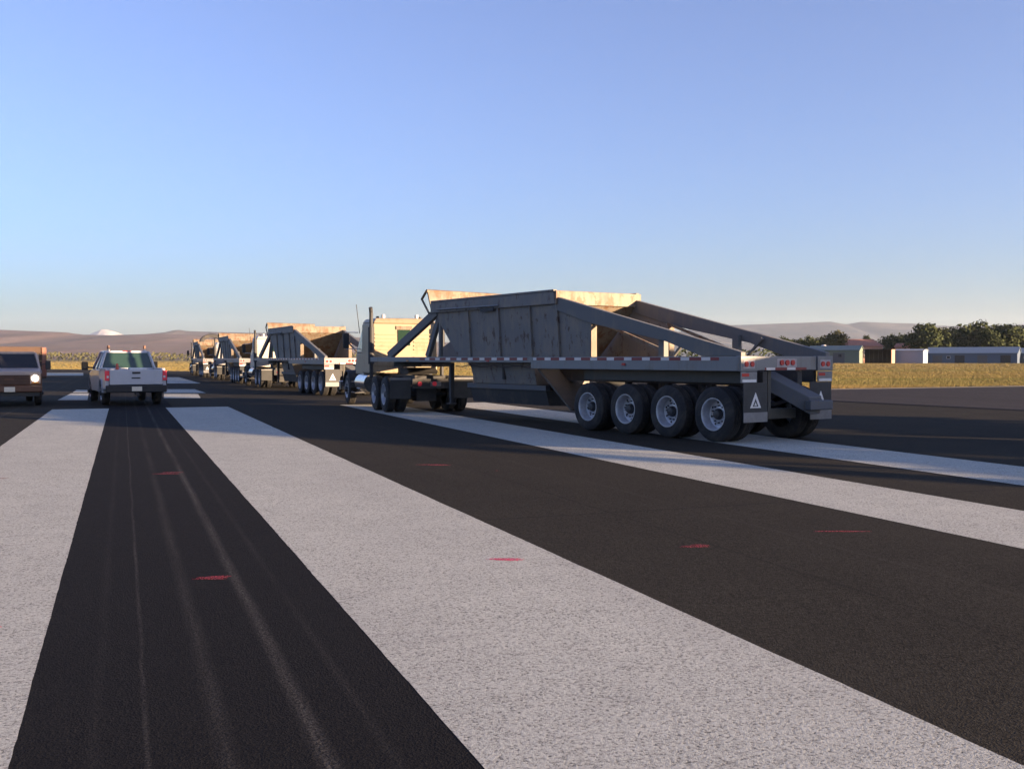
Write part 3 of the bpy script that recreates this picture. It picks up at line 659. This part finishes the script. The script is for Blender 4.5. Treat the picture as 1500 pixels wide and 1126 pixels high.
# ------------------------------------------------------------------ silver pickup
def make_pickup():
    t = empty('pickup_truck')
    L = 5.75; W = .985
    def arch(c, r=.46, n=9): return [(c+r*math.cos(a), .40+r*math.sin(a)) for a in np.linspace(0, math.pi, n)]
    # side profile: rear at y 0
    low = [(.05, .52)]+[(y, z) for y, z in arch(1.25)[::-1]]+[(3.9, .42)]+[(y, z) for y, z in arch(4.75)[::-1]]+[(5.55, .50), (L-.02, .62), (L, .90), (5.55, 1.08), (4.15, 1.20), (3.95, 1.22), (1.98, 1.22)]
    front = MB().prism([(1.98, .42)]+[(3.9, .42)]+arch(4.75)[::-1]+[(5.5, .48), (L-.02, .60), (L, .92), (5.5, 1.08), (4.2, 1.20), (1.98, 1.20)], -W, W)
    def tum(x, y, z):
        k = 1-.05*max(0, z-.95)/.3-.02*max(0, .7-z)/.3
        if y > 4.9: k *= 1-.10*((y-4.9)/.85)**2
        return (x*k, y, z)
    body = front.build('body', 'silver', t, bevel=.04, warp=tum)
    for sx in (-1, 1):
        a, b = sorted((sx*.86, sx*W))
        MB().prism([(.06, .56)]+[(.75, .52)]+arch(1.25)[::-1]+[(1.95, .42), (1.95, 1.25), (.06, 1.25)], a, b).build('bed_side', 'silver', t, bevel=.02, warp=tum)
        fl = MB(); P = [(1.25+r*math.cos(q), .40+r*math.sin(q)) for r, qs in ((.50, np.linspace(.05, math.pi-.05, 12)), (.455, np.linspace(math.pi-.05, .05, 12))) for q in qs]
        fl.prism(P, *sorted((sx*(W-.06), sx*(W+.015)))); fl.build('fender_flare', 'silver', t, True)
        tl = MB().box(min(sx*.845, sx*.985), max(sx*.845, sx*.985), -.02, .055, .84, 1.17); tlo = tl.build('tail_light', 'redlit', t, bevel=.015)
        MB().box(min(sx*.86, sx*.93), max(sx*.86, sx*.93), -.026, -.021, .93, 1.0).build('reverse_lens', 'clear', tlo)
        mi = MB().box(min(sx*1.10, sx*1.32), max(sx*1.10, sx*1.32), 4.02, 4.13, 1.16, 1.46); mo = mi.build('mirror', 'blackplastic', t, bevel=.03)
        MB().box(min(sx*1.12, sx*1.30), max(sx*1.12, sx*1.30), 4.012, 4.019, 1.20, 1.42).build('mirror_glass', 'glass', mo)
        MB().tube((sx*.93, 4.08, 1.24), (sx*1.15, 4.08, 1.26), .03).build('mirror_arm', 'blackplastic', t, True)
        for y in (1.25, 4.75): wheel(t, sx*.97, y, .40, .26, sx, False, .24, 'rim', .04, 24)
        MB().tube((sx*.60, 2.3, 1.84), (sx*.60, 2.3, 1.91), .05).build('beacon_base', 'whitecab', t, True)
        MB().tube((sx*.60, 2.3, 1.91), (sx*.60, 2.3, 2.03), .055, .045).build('beacon', 'brownpaint', t, True)
        MB().box(min(sx*.55, sx*.8), max(sx*.55, sx*.8), L-.05, L+.01, .74, .92).build('headlight', 'clear', t)
    MB().box(-.86, .86, .06, 1.95, .66, .72).build('bed_floor', 'blackplastic', t)
    MB().box(-.86, .86, 1.88, 1.95, .722, 1.22).build('bed_front_wall', 'silver', t)
    tg = MB().box(-.84, .84, -.015, .055, .70, 1.20).build('tailgate', 'silver', t, bevel=.02)
    MB().box(-.13, .13, -.03, -.016, 1.06, 1.13).build('handle', 'blackplastic', tg)
    MB().box(-.15, .13, -.022, -.016, .90, .945).build('emblem', 'blackplastic', tg)
    MB().box(-.80, .80, -.02, -.0155, .78, .80).build('trim_line', 'silver', tg)
    bp = MB().hexa([(-.96, -.12, .44), (.96, -.12, .44), (.94, .05, .44), (-.94, .05, .44)], [(-.98, -.14, .68), (.98, -.14, .68), (.96, .05, .68), (-.96, .05, .68)]).build('rear_bumper', 'blackplastic', t, bevel=.03)
    MB().box(-.16, .16, -.155, -.142, .49, .64).build('licence_plate', 'plate', bp)
    MB().box(-.06, .06, -.28, -.0, .36, .43).build('tow_hitch', 'blackplastic', t)
    # greenhouse
    b = [(-.90, 2.0, 1.20), (.90, 2.0, 1.20), (.90, 4.25, 1.20), (-.90, 4.25, 1.20)]; u = [(-.71, 2.18, 1.82), (.71, 2.18, 1.82), (.70, 3.55, 1.82), (-.70, 3.55, 1.82)]
    # open frame: roof, pillars, so that one looks through the glass into the cab
    cabf = MB()
    cabf.hexa([(x, y, z-.05) for x, y, z in u], [(x*.97, y+(.05 if y < 3 else -.08), z+.03) for x, y, z in u])
    for i in range(4): cabf.beam(b[i], u[i], .075, .075)
    for sx in (-1, 1): cabf.beam((sx*.90, 3.05, 1.2), (sx*.71, 2.95, 1.80), .07, .05)
    cabf.box(-.88, .88, 2.0, 2.07, 1.18, 1.25)
    cabf.build('cab_frame', 'silver', t, bevel=.012)
    def glaz(name, quad, u0, u1, v0, v1, mat): w = MB(); pane(w, quad, u0, u1, v0, v1, .0, .008); return w.build(name, mat, t)
    glaz('rear_window', (b[0], b[1], u[1], u[0]), .04, .96, .06, .93, 'glassgreen')
    glaz('windscreen', (b[2], b[3], u[3], u[2]), .04, .96, .04, .95, 'glassgreen')
    for q in ((b[3], b[0], u[0], u[3]), (b[1], b[2], u[2], u[1])):
        f = q is not None
        glaz('side_window', q, .04, .96, .05, .93, 'glass')
    MB().box(-.14, .14, 2.20, 2.215, 1.815, 1.845).build('stop_lamp', 'red', t)
    return t
pk = make_pickup(); pk.location = (-12.55, 34.2, 0); pk.rotation_euler.z = R(28)
tag(pk, 'silver crew cab pickup seen from behind, driving between the first two stripes', 'pickup truck')
# things riding in the bed
def local_thing(base, off, name): 
    v = Matrix.Rotation(base.rotation_euler.z, 3, 'Z') @ Vector(off); o = empty(name, Vector(base.location)+v, base.rotation_euler.z); return o
c = local_thing(pk, (-.45, 1.2, .722), 'traffic_cone')
MB().box(-.17, .17, -.17, .17, 0, .04).build('base', 'orange', c); MB().tube((0, 0, .04), (0, 0, .68), .13, .03, 16).build('cone', 'orange', c, True); MB().tube((0, 0, .34), (0, 0, .46), .089, .068, 16).build('reflective_band', 'white', c, True)
tag(c, 'orange traffic cone standing in the silver pickup bed', 'traffic cone')
c = local_thing(pk, (.10, .5, .722), 'tool_chest')
MB().box(-.26, .26, -.2, .2, 0, .46).build('body', 'whitecab', c, bevel=.02); MB().box(-.27, .27, -.21, .21, .462, .54).build('lid', 'white', c, bevel=.02)
tag(c, 'white chest peeking over the tailgate of the silver pickup', 'tool chest')

# ------------------------------------------------------------------ brown flatbed truck facing us (origin: ground under the front centre, +y runs forward, so the bed is at -y)
def make_flatbed():
    t = empty('flatbed_truck')
    W = .98
    def arch(c, r=.47, n=9): return [(c+r*math.cos(a), .42+r*math.sin(a)) for a in np.linspace(0, math.pi, n)]
    MB().prism([(-2.75, .45), (-1.4, .45)]+arch(-.85)[::-1]+[(-.25, .5), (-.03, .52), (.0, .62), (-.0, 1.10), (-1.55, 1.19), (-2.75, 1.19)], -W, W).build('body', 'brownpaint', t, bevel=.035)
    MB().hexa([(-.95, -1.5, 1.195), (.95, -1.5, 1.195), (.93, -.0, 1.105), (-.93, -.0, 1.105)], [(-.90, -1.5, 1.25), (.90, -1.5, 1.25), (.90, -.02, 1.165), (-.90, -.02, 1.165)]).build('hood', 'sunlit_tan', t, bevel=.02)
    fr = MB().box(-.94, .94, .003, .05, 1.03, 1.12).build('hood_trim', 'sunlit_tan', t)
    g = MB().box(-.60, .60, .003, .04, .72, 1.02).build('grille', 'darkboard', t)
    s = MB()
    for k in range(5): s.box(-.60, .60, .041, .05, .75+.055*k, .765+.055*k)
    s.box(-.14, .14, .042, .062, .85, .93); s.build('grille_bar', 'brownpaint', g)
    for sx in (-1, 1):
        hb = MB().box(min(sx*.62, sx*.93), max(sx*.62, sx*.93), .003, .045, .74, 1.02).build('headlight_bezel', 'sunlit_tan', t)
        MB().tube((sx*.77, .046, .92), (sx*.77, .075, .92), .105, .095, 18).build('headlight', 'lamp', hb, True)
        MB().box(min(sx*.66, sx*.90), max(sx*.66, sx*.90), .046, .06, .745, .79).build('turn_signal', 'amber', hb)
        mi = MB().box(min(sx*1.10, sx*1.27), max(sx*1.10, sx*1.27), -1.75, -1.65, 1.20, 1.50).build('mirror', 'blackplastic', t, bevel=.02)
        MB().tube((sx*.9, -1.7, 1.35), (sx*1.15, -1.7, 1.4), .015).build('mirror_arm', 'blackplastic', t, True)
        wheel(t, sx*.97, -.85, .41, .24, sx, False, .22, 'dark', .05, 24); wheel(t, sx*1.0, -4.6, .41, .24, sx, True, .22, 'dark', .1, 24)
        # stake sides of the bed
        sb = MB()
        for k in range(4): sb.box(min(sx*1.06, sx*1.10), max(sx*1.06, sx*1.10), -5.9, -2.95, 1.0+.25*k, 1.22+.25*k)
        for k in range(5): sb.box(min(sx*1.10, sx*1.15), max(sx*1.10, sx*1.15), -5.8+.68*k, -5.7+.68*k, .9, 1.95)
        sb.build('side_board', 'redboard', t)
        MB().box(min(sx*1.0, sx*1.13), max(sx*1.0, sx*1.13), -2.945, -2.86, .95, 1.97).build('corner_post', 'redboard', t)
    hd = MB()
    for k in range(4): hd.box(-1.0, 1.0, -2.94, -2.90, 1.0+.25*k, 1.24+.25*k)
    hd.build('headboard', 'darkboard', t)
    MB().box(-1.13, 1.13, -5.95, -2.86, .86, .945).build('flat_deck', 'darkboard', t)
    MB().box(-.45, .45, -5.9, -2.8, .6, .855).build('chassis_rail', 'dark', t)
    b = [(-.92, -2.75, 1.195), (.92, -2.75, 1.195), (.92, -1.52, 1.195), (-.92, -1.52, 1.195)]; u = [(-.80, -2.65, 1.76), (.80, -2.65, 1.76), (.78, -1.98, 1.76), (-.78, -1.98, 1.76)]
    f = MB().hexa([(x, y, z-.04) for x, y, z in u], [(x*.97, y, z+.05) for x, y, z in u])
    for i in range(4): f.beam(b[i], u[i], .07, .07)
    f.box(-.9, .9, -2.78, -2.70, 1.195, 1.72)
    f.build('cab_frame', 'sunlit_tan', t, bevel=.015)
    w = MB(); pane(w, (b[2], b[3], u[3], u[2]), .03, .97, .04, .95, 0, .008); w.build('windscreen', 'glass', t)
    for q in ((b[3], b[0], u[0], u[3]), (b[1], b[2], u[2], u[1])):
        w = MB(); pane(w, q, .04, .96, .05, .93, 0, .008); w.build('side_window', 'glass', t)
    bp = MB().box(-.98, .98, .05, .17, .47, .68).build('front_bumper', 'brownpaint', t, bevel=.03)
    MB().box(-.17, .15, .171, .18, .48, .64).build('licence_plate', 'plate', bp)
    MB().box(-.9, .9, -.1, .05, .33, .46).build('air_dam', 'blackplastic', t)
    return t
fb = make_flatbed(); fb.location = (-16.5, 33.6, 0); fb.rotation_euler.z = R(205)
tag(fb, 'brown flatbed truck with red stake sides and one lit headlight, facing the camera', 'flatbed truck')

# ------------------------------------------------------------------ airport buildings beyond the field
def hangar(name, label, cat, x0, x1, yeave, yridge, dist, depth, wall, roof, rz=0, doors=1, windows=2, wing=None):
    X0, X1 = xat(x0, dist), xat(x1, dist); w = (X1-X0)/math.cos(rz); he = zat(yeave, dist); hr = zat(yridge, dist)
    t = empty(name, ((X0+X1)/2, dist, -.03), rz); h = w/2
    wl = MB().add([(-h, 0, 0), (h, 0, 0), (h, depth, 0), (-h, depth, 0), (-h, 0, he), (h, 0, he), (h, depth, he), (-h, depth, he), (-h, depth/2, hr-.1), (h, depth/2, hr-.1)],
             [(0, 1, 5, 4), (1, 2, 6, 9, 5), (2, 3, 7, 6), (3, 0, 4, 8, 7), (4, 5, 9, 8), (6, 7, 8, 9)]).build('wall', wall, t)
    o = .35; r = MB()
    for sgn, y0 in ((1, -o), (-1, depth+o)):
        sl = (hr-he)/(depth/2); ze = he-sl*o
        r.hexa([(-h-o, y0, ze), (h+o, y0, ze), (h+o, depth/2, hr), (-h-o, depth/2, hr)], [(-h-o, y0, ze+.18), (h+o, y0, ze+.18), (h+o, depth/2, hr+.18), (-h-o, depth/2, hr+.18)])
    rf = r.build('roof', roof, t)
    n = doors
    for k in range(n):
        cx = -h+w*(k+.5)/max(n, 1)+(w*.1 if n == 1 else 0); dw = min(w/(n+1)*.55, 4.5)
        MB().box(cx-dw/2, cx+dw/2, -.06, -.005, 0, he*.78).build('door', 'dark' if k % 2 else 'gate', t)
    for k in range(windows):
        cx = -h+w*(k+.25)/max(windows, 1); f = MB().box(cx-.7, cx+.7, -.05, -.004, he*.45, he*.70).build('window', 'white', t)
        MB().box(cx-.6, cx+.6, -.06, -.052, he*.47, he*.68).build('pane', 'glass', f)
    return tag(t, label, cat)
M['bteal'] = simple('teal_roof_metal', (.11, .16, .17), .6, .1); M['bgreen'] = simple('grey_green_cladding', (.13, .16, .13), .8); M['bterra'] = simple('terracotta_tiles', (.42, .17, .10), .85, 0, .2, .8)
M['bpink'] = simple('pink_stucco', (.45, .24, .17), .9); M['bblue'] = simple('blue_grey_cladding', (.24, .28, .34), .7); M['bwhite'] = simple('white_cladding', (.78, .74, .68), .7)
M['bnavy'] = simple('navy_cladding', (.07, .10, .15), .7); M['broof'] = simple('light_blue_roof', (.17, .22, .27), .55, .1); M['bbrown'] = simple('brown_timber', (.05, .036, .026), .9)
BR = R(-32)
hangar('hangar', 'low grey green hangar with teal roof, just right of the nearest trailer tail', 'hangar', 1190, 1252, 512.5, 506.5, 400, 6.5, 'bgreen', 'bteal', BR)
hangar('terminal_building', 'large terracotta roofed building behind the dark open shed', 'building', 1234, 1294, 507, 496.5, 450, 20, 'bpink', 'bterra', R(8), 0, 4)
hangar('terminal_building', 'small pink gabled building behind the blue grey hangar', 'building', 1312, 1325, 508, 503, 445, 9, 'bpink', 'bterra', BR, 0, 1)
hangar('hangar', 'blue grey hangar with a bright white sunlit end wall', 'hangar', 1306, 1347, 513.5, 511.5, 402, 9.5, 'bblue', 'bblue', BR, 0, 0)
hangar('hangar', 'long dark blue hangar with pale blue roof under the big trees', 'hangar', 1370, 1474, 517, 508.5, 405, 12, 'bnavy', 'broof', BR, 4, 1)
hangar('hangar', 'partly cut off pale hangar at the far right edge of the picture', 'hangar', 1482, 1600, 517, 509.5, 400, 12, 'bnavy', 'broof', BR, 3, 1)
def shed():
    d = 398; X0, X1 = xat(1262, d), xat(1305, d); w = X1-X0; h = zat(511, d); t = empty('open_shed', ((X0+X1)/2, d, -.03), BR)
    MB().box(-w/2, w/2, 5.9, 6.0, 0, h-.2).build('rear_wall', 'bbrown', t)
    MB().box(-w/2-.3, w/2+.3, -.5, 6.3, h-.199, h).build('roof', 'bbrown', t)
    MB().box(w/2-.2, w/2, -.05, 5.8, 0, h-.2).build('end_wall', 'bpink', t)
    for k in range(6): MB().box(-w/2+2.9+k*1.65, -w/2+3.1+k*1.65, 0, .2, 0, h-.2).build('post', 'bbrown', t)
    return tag(t, 'dark open fronted shed with a lit right end wall left of the blue grey hangar', 'shed')
shed()
for px, py, r, lab in ((1206.5, 508, 1.5, 'small white domed tank above the teal hangar roof'), (1184, 515, 1.2, 'small white domed tank beside the tail of the nearest trailer')):
    d = 430; z = zat(py, d); o = empty('storage_tank', (xat(px, d), d, -.03))
    MB().tube((0, 0, 0), (0, 0, z), r, n=16).build('tank', 'bwhite', o, True)
    MB().add([(r*math.cos(a)*math.cos(b), r*math.sin(a)*math.cos(b), z+.9*math.sin(b)) for b in (0, .5, 1.0, 1.5) for a in np.linspace(0, 2*math.pi, 17)[:-1]], [(j*16+i, j*16+(i+1) % 16, (j+1)*16+(i+1) % 16, (j+1)*16+i) for j in range(3) for i in range(16)]).build('dome', 'bwhite', o, True)
    tag(o, lab, 'tank')
# low field fence line of posts? left out: the photo shows none.

# ------------------------------------------------------------------ trees
def tree_proto(seed, H, Wd, leaf):
    rnd = random.Random(seed); t = empty('tree')
    tr = MB().tube((0, 0, -.1), (0, 0, H*.35), .35, .22, 8)
    lobes = []
    for k in range(9):
        a = rnd.uniform(0, 2*math.pi); rr = rnd.uniform(.1, .5)*Wd*.62; z = rnd.uniform(.34, .84)*H
        if z > .68*H: rr *= .6
        lobes.append((rr*math.cos(a), rr*math.sin(a), z, rnd.uniform(.20, .30)*Wd, rnd.uniform(.14, .19)*H))
        tr.tube((0, 0, H*rnd.uniform(.2, .35)), lobes[-1][:3], .16, .04, 6)
    lobes += [(0, 0, .52*H, .36*Wd, .26*H), (0, 0, .25*H, .30*Wd, .18*H)]
    tr.build('trunk', 'bark', t, True)
    cr = MB()
    for (x, y, z, rx, rz) in lobes:
        n = int(230*(rx/(.25*Wd)))
        for i in range(n):
            d = Vector((rnd.gauss(0, 1), rnd.gauss(0, 1), rnd.gauss(0, 1))).normalized()*rnd.uniform(.45, 1.08)
            c = Vector((x+d.x*rx, y+d.y*rx, z+d.z*rz)); s = rnd.uniform(.22, .55)
            if c.z < .4: continue
            n1 = (d+Vector((rnd.gauss(0, .6), rnd.gauss(0, .6), rnd.gauss(0, .6)))).normalized(); a = n1.orthogonal().normalized(); b = n1.cross(a)
            a = a*s; b = b*s*rnd.uniform(.5, 1)
            cr.add([c-a-b*.4, c+a*.3-b, c+a+b*.5, c-a*.3+b], [(0, 1, 2, 3)])
    cr.build('crown', leaf, t)
    return t
protos = {}
GT = 'trees behind the airport buildings'
def tree(px, ytop, wpx, dist, label, seed, leaf='leaf'):
    H = zat(ytop, dist)+.03; Wd = wpx/FPX*dist; key = (seed, leaf)
    if key not in protos: protos[key] = (tree_proto(seed, 14, 12, leaf), 0); o = protos[key][0]
    else: o = copy_tree(protos[key][0])
    o.location = (xat(px, dist), dist, -.03); o.scale = (Wd/7.6, Wd/7.6, H/12.6); o.rotation_euler.z = px*.37
    tag(o, label, 'tree', GT)
big = [(1357, 473, 44, 'leftmost and tallest of the big dark trees, above the bright white building'), (1384, 479, 30, 'narrow dark tree filling the gap right of the tallest tree'), (1420, 474, 46, 'second big round tree, over the middle of the long blue hangar'),
       (1447, 481, 26, 'narrow dark tree between the second and third big crowns'), (1470, 474, 42, 'third big tree, over the right end of the long blue hangar'), (1494, 476, 36, 'big dark tree cut by the right edge of the picture')]
for k, (x, y, w, lab) in enumerate(big): tree(x, y, w, 435+(k % 3)*6, lab, k % 4)
tree(1226, 488, 30, 450, 'round olive tree above the teal roofed hangar', 5, 'leaf2')
small = [(1344, 486, 30, 'dark tree filling the left flank of the tallest tree'), (1404, 480, 30, 'dark tree closing the gap left of the second big round tree'), (1458, 480, 30, 'dark tree closing the gap left of the third big tree'), (1146, 494, 20, 'leftmost low tree in the far row, just above the trailer tail'), (1160, 496, 20, 'second low tree of the far row behind the trailer tail'), (1174, 495, 20, 'third low tree of the far row, left of the white tanks'), (1190, 494, 20, 'fourth low tree of the far row, left of the round olive tree'),
         (1206, 493, 18, 'low dark tree touching the left side of the round olive tree'), (1268, 490, 9, 'thin pointed tree rising behind the terracotta roof'), (1278, 496, 20, 'dark tree just right of the thin pointed tree'), (1300, 492, 20, 'dark tree behind the right end of the terracotta roof'),
         (1318, 490, 24, 'dark tree behind the small pink gabled building'), (1334, 494, 18, 'low dark tree at the foot of the tallest tree'), (1246, 497, 16, 'low dark tree between the olive tree and the terracotta roof'), (1401, 483, 22, 'dark tree between the narrow tree and the second big crown')]
for k, (x, y, w, lab) in enumerate(small): tree(x, y, w, 470+(k % 3)*8, lab, k % 4)
for k in range(9): tree(1540+k*38, 474+(k*7 % 9), 44, 440+(k*5 % 14), 'big dark tree of the row continuing beyond the right edge', k % 4)
# far wood on the left: one soft mass of low trees and scrub at the foot of the hills
rnd = random.Random(3); fw = MB()
for i in range(4200):
    d = rnd.uniform(1500, 1750); x = rnd.uniform(-400, 640); X = xat(x, d); hh = zat(517.5+4*noise.noise((x*.02, 0, 0))+2.5*noise.noise((x*.09, 3, 0)), d)
    z = rnd.uniform(0, 1)**.8*max(hh, 2); s = rnd.uniform(1.2, 2.6)
    n1 = Vector((rnd.gauss(0, 1), rnd.gauss(0, 1)-.6, rnd.gauss(0, .8))).normalized(); a = n1.orthogonal().normalized()*s; b = n1.cross(a.normalized())*s*.7; c = Vector((X, d, z))
    fw.add([c-a-b*.4, c+a*.3-b, c+a+b*.5, c-a*.3+b], [(0, 1, 2, 3)])
tag(fw.build('distant_wood', 'leaf2'), 'far green wood at the foot of the left hills', 'wood', kind='stuff')
fw = MB()
for i in range(3000):
    d = rnd.uniform(700, 800); x = rnd.uniform(760, 2000); X = xat(x, d); hh = zat(513+3*noise.noise((x*.03, 0, 0))+2.5*noise.noise((x*.12, 3, 0)), d)
    z = rnd.uniform(0, 1)**.8*max(hh, 2); s = rnd.uniform(.8, 1.6)
    n1 = Vector((rnd.gauss(0, 1), rnd.gauss(0, 1)-.6, rnd.gauss(0, .8))).normalized(); a = n1.orthogonal().normalized()*s; b = n1.cross(a.normalized())*s*.7; c = Vector((X, d, z))
    fw.add([c-a-b*.4, c+a*.3-b, c+a+b*.5, c-a*.3+b], [(0, 1, 2, 3)])
tag(fw.build('distant_wood', 'leaf'), 'far dark wood along the horizon behind the hangars', 'wood', kind='stuff')

# ------------------------------------------------------------------ haze
m = bpy.data.materials.new('haze'); m.use_nodes = True; nt = m.node_tree; nt.nodes.clear()
o = nt.nodes.new('ShaderNodeOutputMaterial'); pv = nt.nodes.new('ShaderNodeVolumePrincipled')
pv.inputs['Color'].default_value = (.72, .84, 1.0, 1); pv.inputs['Density'].default_value = 3.1e-5; pv.inputs['Anisotropy'].default_value = .2
nt.links.new(pv.outputs[0], o.inputs['Volume'])
hz = MB().box(-15800, 15800, -3300, 15800, -2.2, 620).build('haze', m); tag(hz, kind='stuff')
